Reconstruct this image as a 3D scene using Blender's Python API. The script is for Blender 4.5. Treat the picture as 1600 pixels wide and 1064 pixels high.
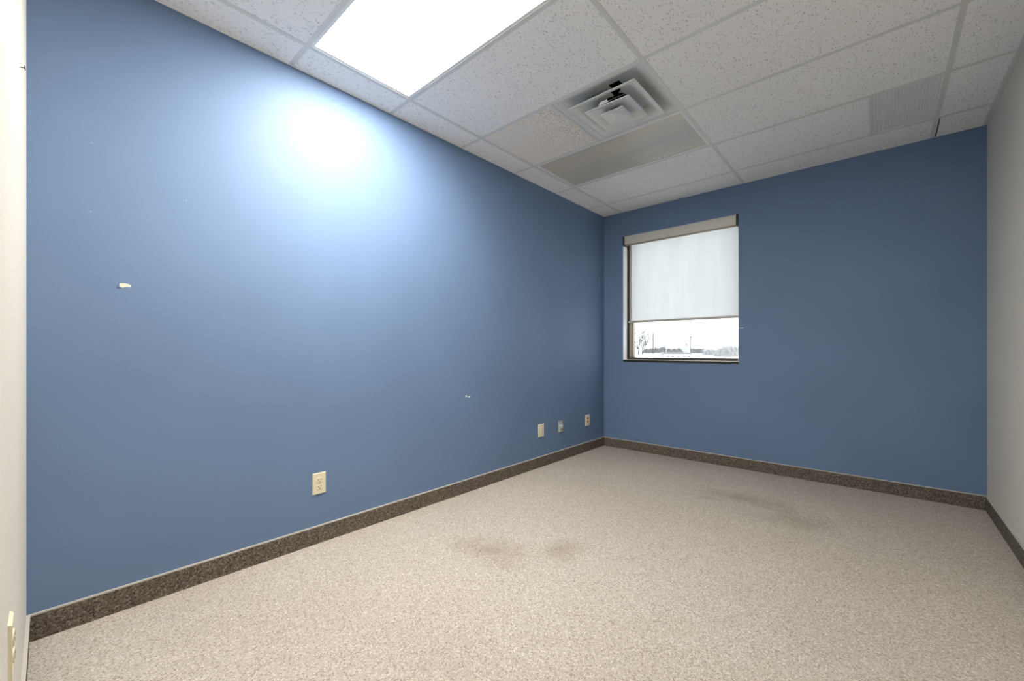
import bpy, bmesh, math, random
from mathutils import Vector, Matrix
random.seed(7)
for o in list(bpy.data.objects): bpy.data.objects.remove(o)
SC = bpy.context.scene
COL = SC.collection

# ------------------------------------------------------------------ dimensions (metres, floor z=0, camera above origin)
CAMZ = 1.0902
XL, XR = -2.3789, 0.5412          # left / right wall faces
YN, YF = -0.0565, 4.2554          # doorway wall / window wall faces
H = 2.6286                        # ceiling grid plane
T = 0.6096                        # two-foot module
GX, GY = -2.1608, 0.8681          # grid origin
BBH = 0.1012

# ------------------------------------------------------------------ camera
cam = bpy.data.cameras.new('camera'); camo = bpy.data.objects.new('camera', cam); COL.objects.link(camo)
cam.sensor_fit = 'HORIZONTAL'; cam.sensor_width = 36.0
cam.lens = 645.49 / 1600 * 36.0
cam.shift_y = 15.7 / 1600
cam.clip_start = 0.01; cam.clip_end = 3000
camo.location = (0, 0, CAMZ); camo.rotation_euler = (math.pi/2, 0, 0.7287)
SC.camera = camo

# ------------------------------------------------------------------ world (even white winter overcast) and exposure
w = bpy.data.worlds.new('overcast'); SC.world = w; w.use_nodes = True
bg = w.node_tree.nodes['Background']
bg.inputs['Color'].default_value = (0.94, 0.97, 1.0, 1); bg.inputs['Strength'].default_value = 1.5
SC.view_settings.view_transform = 'Standard'; SC.view_settings.look = 'None'
SC.view_settings.exposure = 1.24; SC.view_settings.gamma = 1.0; SC.view_settings.use_curve_mapping = False
LAMP = 20.0         # radiance of a lit fluorescent lens

# ------------------------------------------------------------------ material helpers
MATS = {}
class NT:
    def __init__(s, name):
        s.m = bpy.data.materials.new(name); s.m.use_nodes = True; s.t = s.m.node_tree
        s.b = s.t.nodes['Principled BSDF']; s.out = s.t.nodes['Material Output']; MATS[name] = s.m
    def n(s, typ, **kw):
        nd = s.t.nodes.new(typ)
        for k, v in kw.items(): setattr(nd, k, v)
        return nd
    def l(s, a, b): s.t.links.new(a, b)
    def pos(s): return s.n('ShaderNodeNewGeometry').outputs['Position']
    def mapping(s, vec, scale=(1,1,1), rot=(0,0,0), loc=(0,0,0)):
        m = s.n('ShaderNodeMapping'); s.l(vec, m.inputs['Vector'])
        m.inputs['Scale'].default_value = scale; m.inputs['Rotation'].default_value = rot; m.inputs['Location'].default_value = loc
        return m.outputs['Vector']
    def noise(s, vec, scale, detail=2, rough=.5):
        n = s.n('ShaderNodeTexNoise'); s.l(vec, n.inputs['Vector'])
        n.inputs['Scale'].default_value = scale; n.inputs['Detail'].default_value = detail; n.inputs['Roughness'].default_value = rough
        return n.outputs['Fac']
    def rng(s, val, a, b, c=0., d=1.):
        n = s.n('ShaderNodeMapRange'); s.l(val, n.inputs['Value'])
        for k, v in zip(('From Min','From Max','To Min','To Max'), (a,b,c,d)): n.inputs[k].default_value = v
        return n.outputs['Result']
    def math(s, op, a, b=None):
        n = s.n('ShaderNodeMath', operation=op)
        for i, v in enumerate((a, b)):
            if v is None: continue
            if isinstance(v, (int, float)): n.inputs[i].default_value = v
            else: s.l(v, n.inputs[i])
        return n.outputs[0]
    def mix(s, fac, a, b, mode='MIX'):
        n = s.n('ShaderNodeMix', data_type='RGBA', blend_type=mode)
        for i, v in zip((0, 6, 7), (fac, a, b)):
            if isinstance(v, (int, float)): n.inputs[i].default_value = v
            elif isinstance(v, tuple): n.inputs[i].default_value = v + (1,) if len(v) == 3 else v
            else: s.l(v, n.inputs[i])
        return n.outputs[2]
    def bump(s, h, strength, dist):
        n = s.n('ShaderNodeBump'); s.l(h, n.inputs['Height'])
        n.inputs['Strength'].default_value = strength; n.inputs['Distance'].default_value = dist
        s.l(n.outputs[0], s.b.inputs['Normal'])
    def base(s, c):
        if isinstance(c, tuple): s.b.inputs['Base Color'].default_value = c + (1,)
        else: s.l(c, s.b.inputs['Base Color'])
    def set(s, rough=.5, spec=.5, metal=0.):
        s.b.inputs['Roughness'].default_value = rough; s.b.inputs['Specular IOR Level'].default_value = spec
        s.b.inputs['Metallic'].default_value = metal
        return s

def plain(name, col, rough=.5, spec=.5, metal=0., var=.04, sc=18):
    """flat colour with a little procedural unevenness"""
    t = NT(name); t.set(rough, spec, metal)
    n = t.noise(t.pos(), sc, 3)
    lo = tuple(c*(1-var) for c in col); hi = tuple(min(1, c*(1+var)) for c in col)
    t.base(t.mix(n, lo, hi)); return t.m

def paint(name, col, rough, spec, var=.05, bump=.12):
    t = NT(name); t.set(rough, spec); p = t.pos()
    big = t.rng(t.noise(p, 1.6, 3), .3, .7)
    lo = tuple(c*(1-var) for c in col); hi = tuple(c*(1+var) for c in col)
    c = t.mix(big, lo, hi)
    fine = t.noise(p, 170, 2)
    c = t.mix(t.rng(fine, .3, .7, 0, .10), c, tuple(min(1, v*1.25) for v in col))
    t.base(c)
    t.bump(fine, bump, .0012); return t.m

def carpet(name, cols, scale, stains=False, bump=.6):
    t = NT(name); t.set(.95, .1); p = t.pos()
    a = t.noise(p, scale, 2, .6); b = t.noise(p, scale*2.3, 1, .5)
    v = t.n('ShaderNodeTexVoronoi'); t.l(p, v.inputs['Vector']); v.inputs['Scale'].default_value = scale*1.15
    sep = t.n('ShaderNodeSeparateColor'); t.l(v.outputs['Color'], sep.inputs[0])
    c = t.mix(t.rng(a, .36, .64), cols[0], cols[1])
    c = t.mix(t.rng(sep.outputs[0], .72, .86), c, cols[2])
    c = t.mix(t.rng(sep.outputs[1], .80, .9), c, cols[3])
    c = t.mix(t.rng(b, .35, .65, 0, .35), c, cols[0])
    if stains:
        brk = t.noise(p, 7, 4, .65)
        wide = t.rng(t.noise(p, .9, 3), .40, .68, 0, .13)
        c = t.mix(wide, c, (.26, .19, .12))
        for (x, y, rx, ry, amt) in stains:
            m = t.mapping(p, (1/rx, 1/ry, 0), (0,0,0), (-x/rx, -y/ry, 0))
            ln = t.n('ShaderNodeVectorMath', operation='LENGTH'); t.l(m, ln.inputs[0])
            f = t.rng(t.math('ADD', ln.outputs['Value'], t.math('MULTIPLY', t.math('SUBTRACT', brk, .5), 1.6)), 1.05, .1, 0, amt)
            c = t.mix(f, c, (.20, .145, .095))
    t.base(c)
    h = t.math('ADD', a, t.math('MULTIPLY', v.outputs['Distance'], -.7))
    t.bump(h, bump, .004); return t.m

def fleck_layer(t, p, scale, stretch, rot, thin, dens):
    q = t.mapping(p, (stretch, 1, 0), (0, 0, rot))
    v = t.n('ShaderNodeTexVoronoi', voronoi_dimensions='2D'); t.l(q, v.inputs['Vector']); v.inputs['Scale'].default_value = scale
    sep = t.n('ShaderNodeSeparateColor'); t.l(v.outputs['Color'], sep.inputs[0])
    thr = t.math('MULTIPLY', t.rng(sep.outputs[0], 1-dens, 1.0, 0, 1), thin)
    d = t.math('SUBTRACT', thr, v.outputs['Distance'])
    return t.rng(d, 0, .03)

def tilemat(name, col, dens, hole=(.30, .285, .265), soot=False):
    t = NT(name); t.set(.9, .15); p = t.pos()
    wob = t.n('ShaderNodeTexNoise'); t.l(p, wob.inputs['Vector']); wob.inputs['Scale'].default_value = 60
    add = t.n('ShaderNodeVectorMath', operation='MULTIPLY_ADD'); t.l(wob.outputs['Color'], add.inputs[0])
    add.inputs[1].default_value = (.014, .014, 0); t.l(p, add.inputs[2]); pw = add.outputs[0]
    m = fleck_layer(t, pw, 46, 4.0, .5, .34, dens)
    m = t.math('MAXIMUM', m, fleck_layer(t, pw, 50, 4.5, 1.35, .34, dens))
    m = t.math('MAXIMUM', m, fleck_layer(t, pw, 48, 3.6, -.3, .30, dens*.8))
    m = t.math('MAXIMUM', m, fleck_layer(t, p, 110, 1.0, 0, .22, dens*.8))
    if soot:
        sx = t.n('ShaderNodeSeparateXYZ'); t.l(p, sx.inputs[0])
        m = t.math('MULTIPLY', m, t.rng(t.math('ADD', sx.outputs[0], t.math('MULTIPLY', t.noise(p, 5, 2), .3)), GX+.25, GX+T+.1, .12, 1))
    big = t.rng(t.noise(p, 2.2, 3), .3, .7)
    c = t.mix(big, tuple(v*.985 for v in col), col)
    c = t.mix(t.rng(t.noise(p, 240, 2), .35, .65, 0, .12), c, tuple(v*.8 for v in col))
    c = t.mix(t.math('MULTIPLY', m, .75), c, hole)
    t.base(c)
    t.bump(t.math('SUBTRACT', 1.0, m), .5, .003)
    return t

# ------------------------------------------------------------------ materials
M_BLUE = paint('blue_eggshell_paint', (.132, .206, .345), .62, .5)
M_BEIGE = paint('beige_paint', (.64, .60, .53), .55, .35, .03)
M_WHITE = plain('white_metal_paint', (.80, .81, .80), .4, .5)
M_TEE = plain('grid_enamel', (.69, .70, .685), .45, .5)
M_CARPET = carpet('cut_pile_carpet', ((.455, .405, .345), (.53, .48, .415), (.30, .255, .21), (.68, .635, .57)), 185,
    stains=[(-1.56, 1.62, .26, .17, .38), (-1.30, 1.88, .13, .16, .36), (-1.72, 1.55, .16, .10, .14), (-.72, 3.42, .34, .16, .38), (-.40, 3.20, .24, .2, .30),
            (-1.0, 3.36, .2, .07, .14), (-.95, 3.25, .14, .05, .30), ])
M_BASE = carpet('carpet_base', ((.115, .094, .076), (.185, .157, .13), (.06, .048, .039), (.29, .25, .21)), 150, bump=.5)
M_BIND = plain('base_binding', (.50, .47, .43), .7, .2)
tm = tilemat('fissured_tile', (.91, .91, .905), .14); M_TILE = tm.m
# sooty holes thicken towards the diffuser
tm2 = tilemat('fissured_tile_stained', (.88, .835, .775), .55, (.26, .23, .20), True); M_TILE2 = tm2.m
M_DARK = plain('dark_void', (.012, .012, .013), .8, .1)
M_DECK = plain('plenum_deck', (.05, .05, .05), .9, .1)
M_IVORY = plain('ivory_plastic', (.76, .69, .50), .35, .5)
M_IVORY2 = plain('pale_ivory_plastic', (.80, .74, .62), .35, .5)
M_ORANGE = plain('orange_plastic', (.62, .24, .10), .4, .5)
M_STEEL = plain('dull_steel', (.52, .54, .54), .42, .5, .75)
M_SLOT = plain('slot_black', (.03, .025, .02), .6, .3)
M_FASCIA = plain('fascia_aluminium', (.66, .645, .59), .45, .5, .0)
M_BLACK = plain('black_plastic', (.012, .013, .016), .4, .5)
M_FRAME = plain('window_frame_taupe', (.36, .325, .26), .45, .5, .15)
M_FRAMED = plain('window_gasket', (.03, .027, .02), .6, .3)
M_SILLD = plain('sill_edge_dark', (.022, .021, .016), .5, .4)
M_SILL = plain('sill_top', (.62, .58, .50), .4, .5)
M_REVEAL = plain('reveal_white', (.80, .80, .83), .6, .3)
M_PLASTER = plain('exposed_plaster', (.82, .70, .56), .9, .1, var=.12, sc=90)
M_FILLER = plain('white_filler', (.85, .86, .88), .9, .1)
M_GRILLE = plain('grille_white', (.87, .90, .92), .45, .4)

def lensmat():
    t = NT('lit_prismatic_lens')
    p = t.n('ShaderNodeTexCoord').outputs['Object']
    sx = t.n('ShaderNodeSeparateXYZ'); t.l(p, sx.inputs[0])
    ex = t.rng(t.math('ABSOLUTE', sx.outputs[0]), .42, .585, 0, 1)      # lamp ends: the tubes stop short of the housing
    ey = t.rng(t.math('ABSOLUTE', sx.outputs[1]), .22, .285, 0, .5)
    e = t.math('MAXIMUM', ex, ey)
    c = t.mix(e, (1.0, .975, .93), (1.0, .90, .70))
    t.base((.8, .8, .78)); t.set(.4, .4)
    t.l(c, t.b.inputs['Emission Color'])
    t.l(t.math('MULTIPLY', t.rng(e, 0, 1, 1, .45), LAMP), t.b.inputs['Emission Strength'])
    return t.m
M_LENS = lensmat()
def deadlens():
    t = NT('unlit_yellowed_lens'); t.set(.32, .5); p = t.pos()
    q = t.mapping(p, (.55, 2.2, 1))
    a = t.rng(t.noise(q, 1.7, 2), .38, .62)
    c = t.mix(a, (.50, .49, .46), (.63, .585, .50))
    c = t.mix(t.rng(t.noise(p, 6, 4), .5, .75, 0, .3), c, (.46, .455, .43))
    t.base(c)
    t.bump(t.noise(p, 300, 1), .15, .001); return t.m
M_DEAD = deadlens()
def glassmat(name, tint):
    t = NT(name); nt = t.t
    tr = t.n('ShaderNodeBsdfTransparent'); tr.inputs[0].default_value = tint + (1,)
    gl = t.n('ShaderNodeBsdfGlossy'); gl.inputs['Roughness'].default_value = .02
    mx = t.n('ShaderNodeMixShader'); mx.inputs[0].default_value = .05
    t.l(tr.outputs[0], mx.inputs[1]); t.l(gl.outputs[0], mx.inputs[2]); t.l(mx.outputs[0], t.out.inputs[0]); return t.m
M_GLASS = glassmat('clear_glass', (.93, .95, .95))
def shademat():
    t = NT('solar_shade_fabric'); p = t.pos()
    wv = t.noise(t.mapping(p, (7, 1, .6)), 2.2, 2)
    fine = t.noise(p, 420, 1)
    c = t.mix(t.rng(wv, .35, .65), (.47, .474, .474), (.51, .514, .514))
    c = t.mix(t.rng(fine, .3, .7, 0, .1), c, (.41, .41, .41))
    tl = t.n('ShaderNodeBsdfTranslucent'); df = t.n('ShaderNodeBsdfDiffuse'); t.l(c, tl.inputs[0]); df.inputs[0].default_value = (.7, .71, .71, 1)
    mx = t.n('ShaderNodeMixShader'); mx.inputs[0].default_value = .40
    t.l(tl.outputs[0], mx.inputs[1]); t.l(df.outputs[0], mx.inputs[2]); t.l(mx.outputs[0], t.out.inputs[0]); return t.m
M_SHADE = shademat()
M_SNOW = plain('snow', (.86, .87, .88), .8, .2, var=.03, sc=.05)
M_BARK = plain('hazed_bark', (.11, .108, .105), .9, .1)  # grey stands in for distance haze over the bark
M_TWIG = plain('hazed_twigs', (.22, .219, .219), .9, .1)  # twig colour lightened for haze in the air
M_PALE = plain('hazed_pale_grey', (.42, .42, .42), .9, .1)  # pale grey with haze painted in; brush, far poles, panes, tower platform
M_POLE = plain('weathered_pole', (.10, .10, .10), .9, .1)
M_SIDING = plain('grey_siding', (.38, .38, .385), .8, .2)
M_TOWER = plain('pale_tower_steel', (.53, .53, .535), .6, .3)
M_CARW = plain('white_car_paint', (.72, .73, .74), .4, .5)
M_CARG = plain('car_glass', (.16, .16, .165), .2, .5)
M_RUB = plain('tyre_rubber', (.08, .08, .08), .8, .2)

# ------------------------------------------------------------------ mesh helpers
def link(name, me, mat, parent=None, loc=(0,0,0)):
    o = bpy.data.objects.new(name, me); COL.objects.link(o)
    if mat is not None and not me.materials: me.materials.append(mat)
    o.location = loc
    if parent is not None: o.parent = parent
    return o
def frombm(name, bm, mat, parent=None, loc=(0,0,0), smooth=False):
    bmesh.ops.recalc_face_normals(bm, faces=bm.faces)
    me = bpy.data.meshes.new(name); bm.to_mesh(me); bm.free()
    if smooth:
        for f in me.polygons: f.use_smooth = True
        try: me.set_sharp_from_angle(angle=math.radians(35))
        except Exception: pass
    return link(name, me, mat, parent, loc)
def addbox(bm, lo, hi):
    lo, hi = Vector(lo), Vector(hi)
    r = bmesh.ops.create_cube(bm, size=1)
    for v in r['verts']:
        v.co = Vector([lo[i] + (v.co[i]+.5)*(hi[i]-lo[i]) for i in range(3)])
    return r['verts']
def box(name, lo, hi, mat, parent=None, bev=0., loc=(0,0,0)):
    bm = bmesh.new(); addbox(bm, lo, hi)
    if bev: bmesh.ops.bevel(bm, geom=bm.edges[:], offset=bev, segments=2, affect='EDGES', profile=.5)
    return frombm(name, bm, mat, parent, loc, smooth=bool(bev))
def addcyl(bm, a, b, r0, r1=None, n=8):
    a, b = Vector(a), Vector(b); d = b-a
    if d.length < 1e-6: return
    r1 = r0 if r1 is None else r1
    q = d.to_track_quat('Z', 'Y').to_matrix()
    A = [bm.verts.new(a + q @ Vector((r0*math.cos(2*math.pi*i/n), r0*math.sin(2*math.pi*i/n), 0))) for i in range(n)]
    B = [bm.verts.new(b + q @ Vector((r1*math.cos(2*math.pi*i/n), r1*math.sin(2*math.pi*i/n), 0))) for i in range(n)]
    for i in range(n): bm.faces.new((A[i], A[(i+1)%n], B[(i+1)%n], B[i]))
    bm.faces.new(A[::-1]); bm.faces.new(B)
def empty(name, loc, label=None, cat=None, group=None, rz=0):
    o = bpy.data.objects.new(name, None); COL.objects.link(o); o.location = loc; o.rotation_euler = (0,0,rz); o.empty_display_size = .05
    if label: tag(o, label, cat, group)
    return o
def tag(o, label, cat, group=None, kind=None):
    o['label'] = label; o['category'] = cat
    if group: o['group'] = group
    if kind: o['kind'] = kind
    return o
def struct(o, label, cat):
    o['kind'] = 'structure'; o['label'] = label; o['category'] = cat; return o

# ================================================================== SETTING
HY = -1.6                                          # hall beyond the doorway the camera stands in
floor = struct(box('floor', (XL-.12, YN-.06, -.12), (XR+.12, YF+.2, 0), M_CARPET), 'speckled beige cut pile carpet with brown traffic stains', 'floor')
wl = struct(box('wall_left', (XL-.12, YN-.14, 0), (XL, YF+.2, H+.32), M_BLUE), 'long blue painted wall with outlets and a bright sheen', 'wall')
wr = struct(box('wall_right', (XR, HY-.12, 0), (XR+.12, YF+.2, H+.32), M_BEIGE), 'plain greige painted wall meeting the blue window wall', 'wall')
WX0, WX1, WZ0, WZ1 = -2.141, -.982, .966, 2.356    # window opening
WT = .20
bm = bmesh.new()
for lo, hi in (((XL, YF, 0), (WX0, YF+WT, H+.32)), ((WX1, YF, 0), (XR, YF+WT, H+.32)),
               ((WX0, YF, 0), (WX1, YF+WT, WZ0)), ((WX0, YF, WZ1), (WX1, YF+WT, H+.32))): addbox(bm, lo, hi)
wf = struct(frombm('wall_far', bm, M_BLUE), 'blue painted end wall around the window with roller shade', 'wall')
# doorway wall (the camera stands in its open doorway)
DX0, DX1, DZ = -.42, .46, 2.06
bm = bmesh.new()
for lo, hi in (((XL-.12, YN-.13, 0), (DX0, YN, H+.32)), ((DX1, YN-.13, 0), (XR, YN, H+.32)), ((DX0, YN-.13, DZ), (DX1, YN, H+.32))): addbox(bm, lo, hi)
wn = struct(frombm('wall_near', bm, M_BEIGE), 'cream painted wall with doorway, seen edge on', 'wall')
# hall shell
struct(box('wall_hall_back', (XL-.12, HY-.12, 0), (XR, HY, H+.32), M_BEIGE), 'cream hallway wall opposite the doorway', 'wall')
struct(box('wall_hall_end', (XL-.12, HY, 0), (XL, YN-.13, H+.32), M_BEIGE), 'cream wall closing the end of the hallway', 'wall')
struct(box('floor_hall', (XL-.12, HY-.12, -.12), (XR+.12, YN-.06, 0), plain('pale_bounce_floor', (.72, .70, .66), .45, .4)), 'unseen hallway floor, added pale to bounce light', 'floor')  # pale surface added to throw light up through the doorway; never in view
hc = struct(box('ceiling_hall', (XL, HY, H), (XR, YN-.13, H+.05), M_TILE), 'white hallway ceiling', 'ceiling')

# ---- baseboards: carpet strip with bound top edge
def bb(name, label, a, b, n):
    """a,b ends on the wall face; n inward normal"""
    a, b, n = Vector(a+(0,)), Vector(b+(0,)), Vector(n+(0,))
    def strip(t, z0, z1):
        bm = bmesh.new(); q = [a, b, b+n*t, a+n*t]
        lo = [bm.verts.new(v+Vector((0,0,z0))) for v in q]; hi = [bm.verts.new(v+Vector((0,0,z1))) for v in q]
        bm.faces.new(lo[::-1]); bm.faces.new(hi)
        for i in range(4): bm.faces.new((lo[i], lo[(i+1)%4], hi[(i+1)%4], hi[i]))
        return bm
    root = struct(frombm(name, strip(.008, 0, BBH-.006), M_BASE), label, 'baseboard')
    frombm('binding_edge', strip(.0095, BBH-.0065, BBH), M_BIND, root)
    return root
bb('baseboard_left', 'brown speckled carpet baseboard along the long blue wall', (XL, YN), (XL, YF), (1, 0))
bb('baseboard_far', 'brown speckled carpet baseboard below the window wall', (XL+.0095, YF), (XR-.0095, YF), (0, -1))
bb('baseboard_right', 'brown speckled carpet baseboard along the greige wall', (XR, YN), (XR, YF), (-1, 0))
bb('baseboard_near', 'carpet baseboard on the cream doorway wall', (XL+.0095, YN), (DX0, YN), (0, 1))

# ---- corner bead / paint line details and wall wear
def wear(name, pts, thick, mat, parent, axis, label=None):
    """thin irregular patch on a wall; pts are (along, z); axis 'x' = left wall (+x out), 'y' = far wall (-y out)"""
    bm = bmesh.new()
    def P(a, z, d): return (XL+d, a, z) if axis == 'x' else (a, YF-d, z)
    A = [bm.verts.new(P(a, z, -.0005)) for a, z in pts]; B = [bm.verts.new(P(a, z, thick)) for a, z in pts]
    n = len(pts); bm.faces.new(A); bm.faces.new(B[::-1])
    for i in range(n): bm.faces.new((A[i], A[(i+1)%n], B[(i+1)%n], B[i]))
    o = frombm(name, bm, mat, parent)
    if label: o['label'] = label
    return o
wear('torn_paint_patch', [(.195,1.358),(.197,1.372),(.212,1.374),(.226,1.371),(.2315,1.366),(.229,1.358),(.215,1.357),(.205,1.354)], .0012, M_PLASTER, wl, 'x', 'torn paint patch showing tan plaster')
wear('torn_paint_flake', [(.190,1.356),(.192,1.364),(.196,1.372),(.1965,1.358),(.199,1.352)], .003, M_BLUE, wl, 'x')
wear('filler_spot', [(2.126,.742),(2.137,.747),(2.146,.741),(2.144,.733),(2.130,.733)], .001, M_FILLER, wl, 'x', 'small white filler spot')
wear('filler_spot', [(2.158,.734),(2.172,.738),(2.180,.731),(2.172,.725),(2.160,.728)], .001, M_FILLER, wl, 'x')
wear('nail_hole', [(2.744,1.749),(2.749,1.757),(2.755,1.752),(2.750,1.746)], .0008, M_DARK, wl, 'x')
for (a, z, r) in ((.112, 1.65, .003), (.42, 1.78, .0025), (.115, 1.93, .0025), (.80, 1.60, .002)):
    wear('pin_hole', [(a-r,z),(a,z+r),(a+r,z),(a,z-r)], .0006, plain('pin_pale', (.35,.42,.5), .8, .2), wl, 'x')
wear('hairline_crack', [(-.9262,.18),(-.9275,.42),(-.9255,.62),(-.9262,.86),(-.9245,.86),(-.9238,.62),(-.9258,.42),(-.9243,.18)], .0006, plain('crack_filler', (.17,.225,.31), .8, .2), wf, 'y', 'pale hairline crack below the window corner')
wear('hairline_crack', [(-2.186,2.49),(-2.187,H-.003),(-2.184,H-.003),(-2.1835,2.49)], .0006, plain('crack_line', (.16,.23,.33), .8, .2), wf, 'y')
for (a, z) in ((-.32, 1.18), (-.16, 1.86), (.2, 1.02), (-.6, 1.02)):
    wear('pin_hole', [(a-.003,z),(a,z+.003),(a+.003,z),(a,z-.003)], .0006, MATS['crack_filler'], wf, 'y')
hk = empty('shade_cord_clip', (-.957, YF, 1.2975), 'tiny white clip on the blue wall beside the window', 'clip')
box('clip_bar', (-.021, -.006, -.002), (.021, -.002, .002), M_FILLER, hk, .001)
box('clip_base', (-.006, -.0025, -.004), (.006, .0005, .004), M_FILLER, hk)

# ================================================================== CEILING
deck = struct(box('ceiling', (XL, YN, H+.30), (XR, YF, H+.34), M_DECK), 'suspended white tile ceiling in a metal grid', 'ceiling')
DZ0 = H+.30
def ctile(x0, y0, x1, y1, mat=M_TILE, dz=0.):
    g = .003
    return box('ceiling_tile', (x0+g, y0+g, H+.0015+dz), (x1-g, y1-g, H+.017+dz), mat, deck)
TW = .024
cols = [(XL, GX), (GX, GX+2*T), (GX+2*T, GX+4*T), (GX+4*T, XR)]
rows = [YN] + [GY+j*T for j in range(-1, 6)] + [YF]      # row 0 is the strip by the doorway
for ci, (x0, x1) in enumerate(cols):
    for ri in range(len(rows)-1):
        y0, y1 = rows[ri], rows[ri+1]
        if ci == 1 and ri == 2: continue                  # lit fixture
        if ci == 1 and ri == 4:                           # stained half tile, diffuser
            ctile(x0, y0, x0+T, y1, M_TILE2); continue
        if ci == 1 and ri == 5: continue                  # unlit fixture
        if ci == 2 and ri == 6:
            ctile(x0, y0, -.045, y1); continue            # beside the return grille
        if ci == 3 and ri == 7:
            t = ctile(x0+.017, y0, x1, y1); t.rotation_euler = (0, 0, 0); continue   # cut tile, slipped off its tee
        ctile(x0, y0, x1, y1)
def tee(name, lo, hi):
    """inverted T: flange plus web"""
    bm = bmesh.new()
    if hi[1]-lo[1] > hi[0]-lo[0]:
        c = (lo[0]+hi[0])/2; addbox(bm, (lo[0], lo[1], H-.0008), (hi[0], hi[1], H+.0012)); addbox(bm, (c-.001, lo[1], H+.0012), (c+.001, hi[1], H+.038))
    else:
        c = (lo[1]+hi[1])/2; addbox(bm, (lo[0], lo[1], H), (hi[0], hi[1], H+.0012)); addbox(bm, (lo[0], c-.001, H+.0012), (hi[0], c+.001, H+.038))
    return frombm(name, bm, M_TEE, deck)
for i in (0, 2, 4):
    x = GX+i*T; tee('grid_runner', (x-TW/2, YN, 0), (x+TW/2, YF, 0))
for (x0, x1) in cols:
    for y in rows[1:-1]:
        tee('cross_tee', (x0, y-TW/2, 0), (x1, y+TW/2, 0))
tee('cross_tee', (GX+T-TW/2, rows[4], 0), (GX+T+TW/2, rows[5], 0))
tee('cross_tee', (-.045-TW/2, rows[6], 0), (-.045+TW/2, rows[7], 0))
box('wall_angle', (XR-.022, YN, H-.001), (XR, YF, H+.02), M_TEE, deck)
box('wall_angle', (XL, YN, H-.0005), (XL+.006, YF, H+.0015), M_WHITE, deck)
box('wall_angle', (XL+.006, YF-.006, H-.0005), (XR-.022, YF, H+.0015), M_WHITE, deck)

# ---- recessed fluorescent fixtures
def fixture(cx, cy, lens, label, group=None):
    """2x4 troffer, base at the ceiling plane; long side along x"""
    r = empty('ceiling_light', (cx, cy, H), label, 'light', group)
    hx, hy = T-.008, T/2-.008
    bm = bmesh.new()                                     # housing: open-bottom pan above the lens
    for lo, hi in (((-hx,-hy,.10),(hx,hy,.103)), ((-hx,-hy,.004),(-hx+.004,hy,.10)), ((hx-.004,-hy,.004),(hx,hy,.10)), ((-hx,-hy,.004),(hx,-hy+.004,.10)), ((-hx,hy-.004,.004),(hx,hy,.10))): addbox(bm, lo, hi)
    frombm('housing', bm, M_WHITE, r)
    fx, fy, w_ = hx-.004, hy-.004, .016
    fr = [((-fx,-fy,.0015),(fx,-fy+w_,.010)), ((-fx,fy-w_,.0015),(fx,fy,.010)), ((-fx,-fy+w_,.0015),(-fx+w_,fy-w_,.010)), ((fx-w_,-fy+w_,.0015),(fx,fy-w_,.010))]
    bm = bmesh.new()
    for lo, hi in fr: addbox(bm, lo, hi)
    d = frombm('door_frame', bm, M_WHITE, r)
    box('lens', (-fx+w_-.002, -fy+w_-.002, .008), (fx-w_+.002, fy-w_+.002, .012), lens, r)
    return r
fixture(GX+T, GY+T/2, M_LENS, 'glowing recessed fluorescent ceiling light near the blue wall')
fx2 = fixture(GX+T, GY+3.5*T, M_DEAD, 'switched-off recessed ceiling light with yellowed lens beside the diffuser')
box('latch', (.30, -.297, -.0005), (.335, -.285, .003), M_WHITE, fx2)

# ---- square cone diffuser
def rsq(half, z, rad, n=5):
    pts = []
    for k in range(4):
        a0 = k*math.pi/2; cx = (half-rad)*(1 if k in (0,3) else -1); cy = (half-rad)*(1 if k in (0,1) else -1)
        for i in range(n+1):
            a = a0 + i/n*math.pi/2; pts.append((cx+rad*math.cos(a), cy+rad*math.sin(a), z))
    return pts
def loft(name, prof, mat, parent, cap=False, thick=.0015, sub=True):
    bm = bmesh.new(); prev = None
    for (h, z, r) in prof:
        cur = [bm.verts.new(p) for p in rsq(h, z, r)]
        if prev:
            for i in range(len(cur)): bm.faces.new((prev[i], prev[(i+1)%len(cur)], cur[(i+1)%len(cur)], cur[i]))
        prev = cur
    if cap: bm.faces.new(prev)
    bmesh.ops.recalc_face_normals(bm, faces=bm.faces)
    me = bpy.data.meshes.new(name); bm.to_mesh(me); bm.free()
    for f in me.polygons: f.use_smooth = True
    try: me.set_sharp_from_angle(angle=math.radians(40))
    except Exception: pass
    o = link(name, me, mat, parent)
    s = o.modifiers.new('thickness', 'SOLIDIFY'); s.thickness = thick; s.offset = 0
    return o
M_DIFF = plain('diffuser_enamel', (.70, .72, .71), .38, .5)
dv = empty('air_diffuser', (GX+1.5*T, GY+2.5*T, H), 'square white cone air diffuser in the ceiling, its core hanging askew', 'vent')
pan = loft('pan', [(.2985, .002, .004), (.290, .003, .006), (.268, .008, .02), (.250, .018, .03), (.232, .032, .035), (.205, .043, .04), (.165, .049, .04), (.11, .051, .03)], M_DIFF, dv)
c1 = loft('outer_cone', [(.224, -.023, .012), (.221, -.025, .014), (.196, -.020, .022), (.182, -.011, .028), (.166, .006, .032), (.148, .017, .032), (.125, .023, .03), (.085, .026, .03)], M_DIFF, dv)
c2 = loft('middle_cone', [(.149, -.042, .006), (.146, -.044, .007), (.126, -.038, .010), (.112, -.029, .014), (.094, -.020, .016), (.065, -.014, .016), (.03, -.012, .01)], M_DIFF, dv)
c2.rotation_euler = (math.radians(.9), math.radians(.7), math.radians(1.5))
c3 = loft('inner_cone', [(.077, -.053, .004), (.075, -.0545, .004), (.055, -.046, .006), (.030, -.038, .008), (.012, -.036, .005)], M_DIFF, dv, cap=True)
bm = bmesh.new(); bmesh.ops.create_uvsphere(bm, u_segments=12, v_segments=8, radius=.011)
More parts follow.
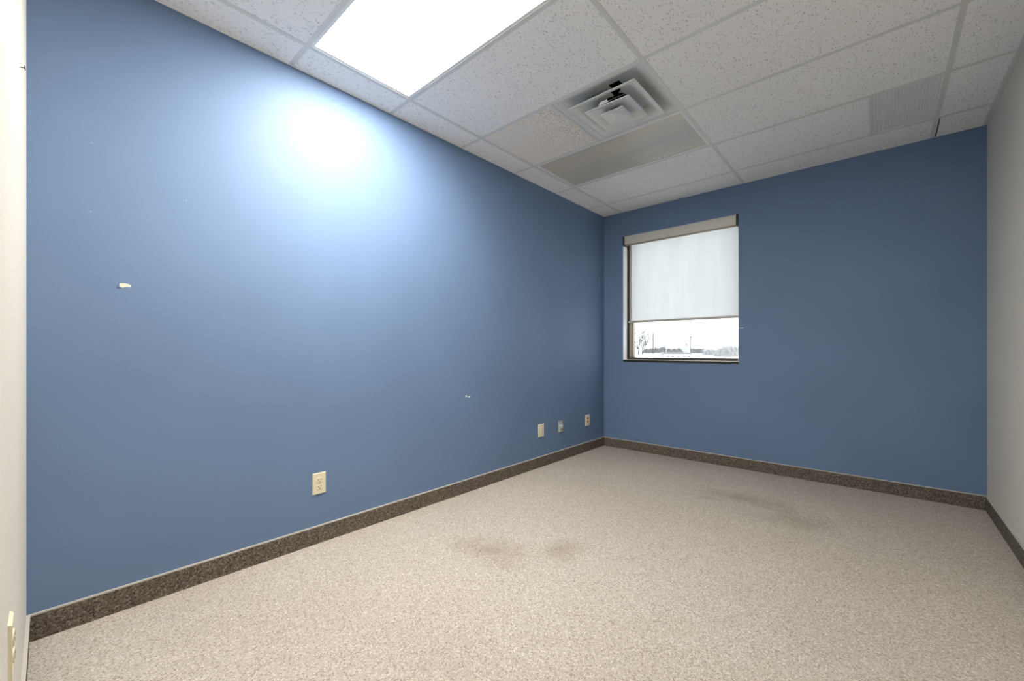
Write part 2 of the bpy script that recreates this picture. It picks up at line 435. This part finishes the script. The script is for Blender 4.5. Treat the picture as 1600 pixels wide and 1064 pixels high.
for v in bm.verts: v.co.z = v.co.z*.6-.039
frombm('centre_knob', bm, M_DIFF, dv, smooth=True)
bm = bmesh.new()
for lo, hi in (((-.232,-.232,.14),(.232,.232,.143)), ((-.232,-.232,.05),(-.229,.232,.14)), ((.229,-.232,.05),(.232,.232,.14)), ((-.232,-.232,.05),(.232,-.229,.14)), ((-.232,.229,.05),(.232,.232,.14))): addbox(bm, lo, hi)
frombm('duct_collar', bm, M_DARK, dv)
for k, (x, y) in enumerate(((-.075, .150), (.152, .09), (-.152, -.07), (.05, -.152))):     # spring clips that hold the core
    bm = bmesh.new(); prevp = None
    for i in range(9):
        a = i/8*math.pi*1.3; q = Vector((x*(.96+.05*math.cos(a)), y*(.96+.05*math.cos(a)), -.012+.010*math.sin(a)))
        if prevp is not None: addcyl(bm, prevp, q, .0016, n=5)
        prevp = q
    frombm('spring_clip', bm, M_STEEL, dv)
for sgn in (-1, 1):
    box('support_arm', (-.15, sgn*.05-.004, .030), (.15, sgn*.05+.004, .033), M_STEEL, dv)
bm = bmesh.new()
for pts in ([(-.046,-.147,-.039),(.022,-.147,-.039),(.018,-.160,-.030),(-.026,-.160,-.028)],):
    A = [bm.verts.new(p) for p in pts]; B = [bm.verts.new((p[0], p[1], p[2]+.0015)) for p in pts]
    bm.faces.new(A); bm.faces.new(B[::-1])
    for i in range(4): bm.faces.new((A[i], A[(i+1)%4], B[(i+1)%4], B[i]))
frombm('bent_tab', bm, M_DIFF, dv)
def cut_slot(o, x0, x1, y1, zmin):                       # real opening where a clip has pulled out
    bm = bmesh.new(); bm.from_mesh(o.data)
    for x in (x0, x1):
        bmesh.ops.bisect_plane(bm, geom=bm.verts[:]+bm.edges[:]+bm.faces[:], plane_co=(x, 0, 0), plane_no=(1, 0, 0))
    kill = [f for f in bm.faces if x0 < f.calc_center_median().x < x1 and f.calc_center_median().y < y1 and f.calc_center_median().z > zmin]
    bmesh.ops.delete(bm, geom=kill, context='FACES'); bm.to_mesh(o.data); bm.free()
cut_slot(c1, .026, .088, -.10, -.008); cut_slot(pan, .03, .10, -.08, .0465)

# ---- return air grille (1x2 eggcrate)
gx0, gx1, gy0, gy1 = -.045+.012, GX+4*T-.012, rows[6]+.012, rows[7]-.012
gcx, gcy = (gx0+gx1)/2, (gy0+gy1)/2
gr = empty('return_air_grille', (gcx, gcy, H), 'white eggcrate return air grille in the ceiling by the greige wall', 'vent')
hx, hy = (gx1-gx0)/2+.008, (gy1-gy0)/2+.008
bm = bmesh.new()
for lo, hi in (((-hx,-hy,.0015),(hx,-hy+.016,.010)), ((-hx,hy-.016,.0015),(hx,hy,.010)), ((-hx,-hy,.0015),(-hx+.014,hy,.010)), ((hx-.014,-hy,.0015),(hx,hy,.010))): addbox(bm, lo, hi)
frombm('grille_frame', bm, M_GRILLE, gr)
bm = bmesh.new(); pitch = .0127
n = int(2*hx/pitch)
for i in range(1, n): addbox(bm, (-hx+i*pitch-.0016, -hy+.01, .0025), (-hx+i*pitch+.0016, hy-.01, .010))
n = int(2*hy/pitch)
for i in range(1, n): addbox(bm, (-hx+.01, -hy+i*pitch-.0014, .0028), (hx-.01, -hy+i*pitch+.0014, .0098))
o = frombm('eggcrate_core', bm, M_GRILLE, gr); o['kind'] = 'stuff'
box('filter_backing', (-hx, -hy, .013), (hx, hy, .017), plain('filter_cloth', (.74, .79, .83), .9, .1), gr)

# ================================================================== WINDOW
win = struct(empty('window_1', ((WX0+WX1)/2, YF+.1, WZ0)), 'small window with taupe frame and snowy yard beyond', 'window')
wx, wz = win.location.x, win.location.z
def wbox(name, lo, hi, mat, bev=0., parent=None):      # world numbers -> local to the window
    b = (wx, YF+.1, wz)
    return box(name, tuple(lo[i]-b[i] for i in range(3)), tuple(hi[i]-b[i] for i in range(3)), mat, parent or win, bev)
FY0, FY1 = YF+.094, YF+.165
wbox('reveal', (WX0, YF+.001, .99), (WX0+.003, FY0, WZ1), M_REVEAL)
wbox('reveal', (WX1-.003, YF+.001, .99), (WX1, FY0, WZ1), M_REVEAL)
wbox('reveal', (WX0+.003, YF+.001, WZ1-.003), (WX1-.003, FY0, WZ1), M_REVEAL)
# outer frame: jambs, head, sill member
wbox('gasket', (WX0, FY0, .99), (WX0+.028, FY1, WZ1), M_FRAMED)
wbox('jamb', (WX0+.028, FY0+.006, .99), (WX0+.048, FY1, WZ1), M_FRAME, .002)
wbox('jamb', (WX0+.048, FY0+.022, 1.012), (WX0+.066, FY1, WZ1-.04), M_FRAME, .002)
wbox('jamb', (WX1-.020, FY0+.006, .99), (WX1, FY1, WZ1), M_FRAME, .002)
wbox('head', (WX0+.045, FY0+.006, WZ1-.045), (WX1-.020, FY1, WZ1), M_FRAME, .002)
wbox('bottom_rail', (WX0+.018, FY0+.004, .986), (WX1-.020, FY1, 1.014), plain('rail_brown', (.05,.044,.036), .5, .4), .002)
wbox('pane', (WX0+.05, FY0+.045, 1.008), (WX1-.012, FY0+.051, WZ1-.04), M_GLASS)
wbox('sill', (WX0, YF-.004, .978), (WX1, FY0+.006, .990), M_SILL, .002)
wbox('sill_nosing', (WX0+.004, YF-.007, .966), (WX1-.004, YF-.001, .987), M_SILLD, .001)
wbox('sill_bed', (WX0, YF+.0005, WZ0), (WX1, FY1, .978), M_SILLD)

# ---- roller shade
CY0, CY1 = YF-.002, YF+.072
rs = empty('roller_shade', ((WX0+WX1)/2, YF+.04, WZ1), 'white translucent roller shade half lowered, with pale metal cassette', 'window shade')
def sbox(name, lo, hi, mat, bev=0.):
    b = (rs.location.x, rs.location.y, rs.location.z)
    return box(name, tuple(lo[i]-b[i] for i in range(3)), tuple(hi[i]-b[i] for i in range(3)), mat, rs, bev)
sbox('cassette', (WX0+.016, CY0+.004, 2.264), (WX1-.022, CY1, 2.352), M_FASCIA, .003)
sbox('cassette_lip', (WX0+.018, CY0+.010, 2.250), (WX1-.022, CY0+.030, 2.268), M_FRAME, .002)
sbox('end_cap', (WX0+.001, CY0-.004, 2.250), (WX0+.017, CY1, 2.355), M_BLACK, .002)
sbox('end_cap', (WX1-.022, CY0-.004, 2.252), (WX1-.001, CY1, 2.355), M_BLACK, .002)
FYY = YF+.050
bm = bmesh.new(); NX, NZ = 24, 20
X0, X1, Z0, Z1 = WX0+.083, WX1-.010, 1.405, 2.29
grid = [[bm.verts.new((X0+(X1-X0)*i/NX-rs.location.x, FYY-rs.location.y+.0022*math.sin(i*.9)*(1-j/NZ), Z0+(Z1-Z0)*j/NZ-rs.location.z)) for j in range(NZ+1)] for i in range(NX+1)]
for i in range(NX):
    for j in range(NZ): bm.faces.new((grid[i][j], grid[i+1][j], grid[i+1][j+1], grid[i][j+1]))
sh = frombm('fabric', bm, M_SHADE, rs, smooth=True)
sbox('hem_bar', (WX0+.040, FYY-.007, 1.397), (WX1-.008, FYY+.007, 1.420), plain('hem_grey', (.46,.44,.39), .45, .5), .004)
sbox('side_channel', (WX0+.056, FYY+.006, 1.42), (WX0+.078, FYY+.020, 2.255), plain('channel_grey', (.50,.49,.45), .45, .5), .002)

# ================================================================== WALL PLATES
def plate_root(name, y, z, label):
    """frame on the left wall: local x = out of wall"""
    return empty(name, (XL, y, z), label, 'outlet')
def plate(root, mat, w_=.072, h_=.118, t=.006):
    bm = bmesh.new(); v = addbox(bm, (-.0005, -w_/2, -h_/2), (t, w_/2, h_/2))
    for q in v:
        if q.co.x > 0: q.co.y *= .93; q.co.z *= .955
    bmesh.ops.bevel(bm, geom=[e for e in bm.edges if all(x.co.x > 0 for x in e.verts)], offset=.0015, segments=2, affect='EDGES')
    return frombm('cover_plate', bm, mat, root)
def duplex(root, mat, t=.006):
    for s in (1, -1):
        bm = bmesh.new()
        pts = []
        for i in range(20):
            a = 2*math.pi*i/20; pts.append((.0168*math.cos(a), max(-.0135, min(.0135, .0172*math.sin(a)))))
        A = [bm.verts.new((t-.001, p, q+s*.0195)) for p, q in pts]; B = [bm.verts.new((t+.0022, p*.97, q*.97+s*.0195)) for p, q in pts]
        bm.faces.new(A); bm.faces.new(B[::-1])
        for i in range(20): bm.faces.new((A[i], A[(i+1)%20], B[(i+1)%20], B[i]))
        rc = frombm('receptacle', bm, mat, root)
        zc = s*.0195
        box('slot', (t+.002, -.0078, zc), (t+.0026, -.0052, zc+.0085), M_SLOT, rc)
        box('slot', (t+.002, .0052, zc+.001), (t+.0026, .0078, zc+.0085), M_SLOT, rc)
        bm = bmesh.new(); addcyl(bm, (t+.002, 0, zc-.0062), (t+.0026, 0, zc-.0062), .0028, n=10)
        frombm('ground_hole', bm, M_SLOT, rc)
    bm = bmesh.new(); addcyl(bm, (t-.001, 0, 0), (t+.0012, 0, 0), .0032, n=12); frombm('screw', bm, M_STEEL, root)
r = plate_root('wall_outlet', 1.020, .337, 'ivory duplex outlet standing alone low on the long blue wall')
plate(r, M_IVORY, .076, .121); duplex(r, M_IVORY)
r = plate_root('blank_wall_plate', 3.074, .340, 'blank ivory wall plate, farthest of three from the room corner'); r['category'] = 'wall plate'
plate(r, M_IVORY, .084, .121)
for s in (1, -1):
    bm = bmesh.new(); addcyl(bm, (.005, 0, s*.042), (.0072, 0, s*.042), .0032, n=12); frombm('screw', bm, M_IVORY2, r)
box('centre_ridge', (.0058, -.016, -.034), (.0072, .016, .034), M_IVORY2, r, .0006)
r = plate_root('data_jack_plate', 3.388, .335, 'grey metal data jack plate between the blank plate and orange outlet'); r['category'] = 'wall plate'
plate(r, M_STEEL, .076, .112)
box('jack_housing', (.005, -.028, -.048), (.016, .028, .008), plain('jack_grey_green', (.50, .54, .44), .5, .4), r, .002)
for k in (-.012, .012): box('jack_port', (.0157, k-.007, -.034), (.0165, k+.007, -.020), M_SLOT, r)
box('label_strip', (.0057, -.026, .016), (.0066, .026, .044), plain('label_lilac', (.56, .54, .62), .6, .3), r)
box('retaining_bar', (.005, -.030, .008), (.012, .030, .014), M_FILLER, r)
r = plate_root('isolated_ground_outlet', 3.897, .335, 'white outlet plate with orange receptacles, nearest the room corner')
plate(r, M_IVORY2, .088, .121); duplex(r, M_ORANGE)
for s in (1, -1):
    bm = bmesh.new(); addcyl(bm, (.005, 0, s*.042), (.0068, 0, s*.042), .003, n=10); frombm('screw', bm, M_STEEL, r)
# plate on the doorway wall, seen edge-on
r = empty('wall_outlet', (-1.360, YN, .470), 'ivory outlet plate seen edge on, on the cream doorway wall', 'outlet', rz=math.pi/2)
r.rotation_euler = (0, 0, math.pi/2)
plate(r, M_IVORY, .072, .121); duplex(r, M_IVORY)
nl = empty('wall_nail', (-1.81, YN, 1.888), 'dark nail in the cream doorway wall', 'nail')
bm = bmesh.new(); addcyl(bm, (0, -.004, 0), (0, .010, .003), .0012, n=8); frombm('shank', bm, M_SLOT, nl)
bm = bmesh.new(); addcyl(bm, (0, .010, .003), (0, .0115, .0032), .006, n=10); frombm('head', bm, M_SLOT, nl)

# ================================================================== OUTSIDE
GZ = -1.1
bm = bmesh.new()
NG = 16
gv = [[bm.verts.new((-900+1800*i/NG, -500+1700*j/NG, GZ+(random.uniform(-.08, .08) if 0 < j < NG else 0))) for j in range(NG+1)] for i in range(NG+1)]
for i in range(NG):
    for j in range(NG): bm.faces.new((gv[i][j], gv[i+1][j], gv[i+1][j+1], gv[i][j+1]))
sg = struct(frombm('ground_snow', bm, M_SNOW), 'flat snow covered ground outside the window', 'ground')
F, YAW = 645.49, .7287
def at(px, fwd):
    """ground point on the bearing of image column px, fwd metres along the view axis"""
    rr = (px-800)/F*fwd; c, s = math.cos(YAW), math.sin(YAW)
    return Vector((rr*c-fwd*s, rr*s+fwd*c, GZ))
def bare_tree(base, height, label, seed):
    """two short trunks that open into fans of upswept limbs with side twigs"""
    rnd = random.Random(seed); r = empty('bare_tree', base, label, 'tree', rz=YAW)
    tb, br = bmesh.new(), bmesh.new()
    for x0, limbs in ((-1.1, (-34, -20, -6, 8, 20)), (1.1, (-12, 4, 18, 32, 44))):
        top = Vector((x0*1.1, 0, height*.20))
        addcyl(tb, (x0, 0, -.2), top, .34, .28, n=8)
        for th in limbs:
            a = math.radians(th+rnd.uniform(-4, 4)); b = rnd.uniform(-.4, .4)
            p = top.copy(); L = height*.80*(1-abs(th)/150)/4*rnd.uniform(.88, 1.05); rad = .21
            for sgm in range(4):
                d = Vector((math.sin(a), b, math.cos(a))).normalized(); q = p+d*L
                addcyl(tb if sgm == 0 else br, p, q, rad, rad*.76, n=6)
                for k in range(3 if sgm else 1):
                    o = p.lerp(q, rnd.uniform(.3, 1)); t = a+rnd.choice((-1, 1))*rnd.uniform(.35, .8)
                    e = o+Vector((math.sin(t), rnd.uniform(-.5, .5), math.cos(t)))*rnd.uniform(1.2, 2.3)
                    addcyl(br, o, e, max(.12, rad*.6), .10, n=4)
                    t2 = t+rnd.uniform(-.6, .6); addcyl(br, o.lerp(e, .6), e+Vector((math.sin(t2), 0, math.cos(t2)))*.8, .10, .08, n=4)
                p, rad, a = q, rad*.76, a*.82+rnd.uniform(-.12, .12)
    frombm('trunk', tb, M_BARK, r); frombm('branches', br, M_BARK, r); return r
bare_tree(at(1000.5, 230), 13.1, 'bare grey tree with two forked trunks beyond the window', 5)
def pole(px, fwd, top, arm, label, mat=M_POLE, rad=.22, knob=False):
    p = at(px, fwd); h = (547.7-top)*fwd/F + CAMZ - GZ
    r = empty('utility_pole', p, label, 'pole')
    bm = bmesh.new(); addcyl(bm, (0,0,-.2), (0,0,h), rad, rad*.75, n=8); frombm('post', bm, mat, r)
    if arm:
        box('crossarm', (-1.6, -.12, h*arm-.12), (1.6, .12, h*arm+.12), mat, r).rotation_euler = (0,0,.6)
    if knob:
        bm = bmesh.new(); addcyl(bm, (.3,0,h-1.2), (.3,0,h-.1), .38, n=10); frombm('transformer', bm, mat, r)
    return r
pole(1020.3, 270, 520, .70, 'dark utility pole with crossarm right beside the bare tree', rad=.42)
pole(1078.7, 260, 525, 0, 'utility pole with a drum at its top behind the snowy cars', knob=True, rad=.38)
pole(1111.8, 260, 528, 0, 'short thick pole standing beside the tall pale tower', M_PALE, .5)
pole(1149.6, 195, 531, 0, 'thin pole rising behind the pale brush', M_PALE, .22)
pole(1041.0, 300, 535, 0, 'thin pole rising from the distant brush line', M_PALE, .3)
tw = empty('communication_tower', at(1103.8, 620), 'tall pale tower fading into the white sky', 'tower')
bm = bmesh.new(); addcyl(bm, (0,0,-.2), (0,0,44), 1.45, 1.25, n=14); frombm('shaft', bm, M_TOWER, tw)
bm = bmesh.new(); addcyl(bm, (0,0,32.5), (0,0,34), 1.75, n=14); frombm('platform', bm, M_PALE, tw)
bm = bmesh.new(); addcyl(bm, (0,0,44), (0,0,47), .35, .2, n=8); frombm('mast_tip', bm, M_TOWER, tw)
b = empty('industrial_building', at(1070, 430), 'low grey industrial building with rooftop stack behind the cars', 'building', rz=.7287)
box('wall_block', (-3.6, 0, 0), (3.6, 8, 6.6), M_SIDING, b); box('roof', (-3.8, -.2, 6.6), (3.8, 8.2, 7.2), M_SNOW, b)
for k in range(4): box('window', (-3+k*1.6, -.06, 3.6), (-2+k*1.6, .02, 5.2), M_PALE, b)
bm = bmesh.new(); addcyl(bm, (2.9,3,7), (2.9,3,9.6), .5, n=8); frombm('stack', bm, M_POLE, b)
def longshed(px0, px1, fwd, h, mat, label):
    a, c = at(px0, fwd), at(px1, fwd); d = c-a; r = empty('distant_shed', a, label, 'building', rz=math.atan2(d.y, d.x))
    box('wall_block', (0, 0, 0), (d.length, 8, h), mat, r); box('roof', (-.3, -.3, h), (d.length+.3, 8.3, h+.35), M_SNOW, r)
longshed(1043, 1064, 480, 4.3, M_SIDING, 'long low grey shed left of the industrial building')
longshed(1083, 1101, 480, 4.4, M_TWIG, 'long dark low shed between the poles and the pale tower')
def brush(px, fwd, hgt, wid, n, mat, label, seed, group=None):
    rnd = random.Random(seed); r = empty('winter_brush', at(px, fwd), label, 'bush', group, rz=.7287)
    bm = bmesh.new()
    for i in range(n):
        x = rnd.gauss(0, .33)*wid; x = max(-wid*.6, min(wid*.6, x)); y = rnd.uniform(-.3,.3)*wid*.5
        hh = hgt*(1-(x/wid)**2*1.9)*rnd.uniform(.35, 1.0); hh = max(.4, hh)
        p = Vector((x, y, -.1)); q = p+Vector((rnd.uniform(-.16,.16)*hh, rnd.uniform(-.2,.2)*hh, hh)); mth = p.lerp(q, .5)
        rr = fwd*.0004
        addcyl(bm, p, mth, rr*1.6, rr*1.3, n=4); addcyl(bm, mth, q, rr*1.3, rr*.5, n=4)
        for k in range(2):
            e = mth+Vector((rnd.uniform(-.35,.35)*hh, rnd.uniform(-.3,.3)*hh, rnd.uniform(.1,.45)*hh)); addcyl(bm, mth, e, rr, rr*.4, n=3)
    frombm('twigs', bm, mat, r); return r
G1 = 'brush clumps along the distant fence'
for k, (px, hg, wd) in enumerate(((1010, 5.0, 7), (1016, 5.6, 7), (1025, 6.4, 8), (1032, 6.0, 6), (1037, 7.4, 8), (1046, 5.0, 8), (1054, 4.8, 8), (1061, 5.2, 7), (1085, 5.4, 7), (1092, 5.0, 7))):
    brush(px, 350+(k%3)*22, hg, wd*.8, 110, M_TWIG, 'dark leafless brush clump along the distant fence line', 20+k, G1)
G2 = 'pale brush by the near yard'
for k, (px, hg, wd) in enumerate(((1106, 3.3, 2.6), (1114, 3.6, 2.6), (1121, 3.4, 2.6))):
    brush(px, 175+k*9, hg, wd*1.6, 150, M_PALE, 'low brush in haze-paled colour beside the tall tower', 40+k, G2)
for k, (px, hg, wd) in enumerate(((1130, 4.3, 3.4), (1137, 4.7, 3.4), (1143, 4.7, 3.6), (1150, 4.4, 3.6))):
    brush(px, 140+k*9, hg, wd*1.5, 330, M_PALE, 'dense thicket in haze-paled colour filling the right of the window view', 50+k, 'thicket clumps')
# long rail fence
fa, fb = at(985, 250), at(1100, 250); d = fb-fa
fe = empty('rail_fence', fa, 'dark low fence running behind the snowy cars', 'fence', rz=math.atan2(d.y, d.x))
for z in (.55, 1.05): box('rail', (0, -.04, z), (d.length, .04, z+.16), M_POLE, fe)
for k in range(13): box('post', (k*d.length/12-.09, -.09, -.1), (k*d.length/12+.09, .09, 1.35), M_POLE, fe)
# snow covered cars
def car(px, fwd, rz):
    r = empty('parked_car', at(px, fwd), 'white parked car under snow in the row beyond the window', 'car', 'snowy cars parked in a row', rz=rz)
    box('body', (-.80, -2.1, .28), (.80, 2.1, .85), M_CARW, r, .1)
    bm = bmesh.new(); v = addbox(bm, (-.74, -1.0, .84), (.74, 1.2, 1.38))
    for q in v:
        if q.co.z > 1.2: q.co.x *= .82; q.co.y = q.co.y*.62+.05
    frombm('cabin', bm, M_CARG, r)
    box('snow_cap', (-.62, -.62, 1.36), (.62, .82, 1.47), M_SNOW, r, .03); box('snow_hood', (-.72, -2.0, .84), (.72, -1.02, .90), M_SNOW, r, .02)
    for sx in (-.68, .68):
        for sy in (-1.35, 1.35):
            bm = bmesh.new(); addcyl(bm, (sx-.1, sy, .31), (sx+.1, sy, .31), .31, n=12); frombm('wheel', bm, M_RUB, r)
for k, px in enumerate((1035.5, 1044, 1052, 1060.5, 1069, 1077)): car(px, 142, YAW+random.uniform(-.01, .01))
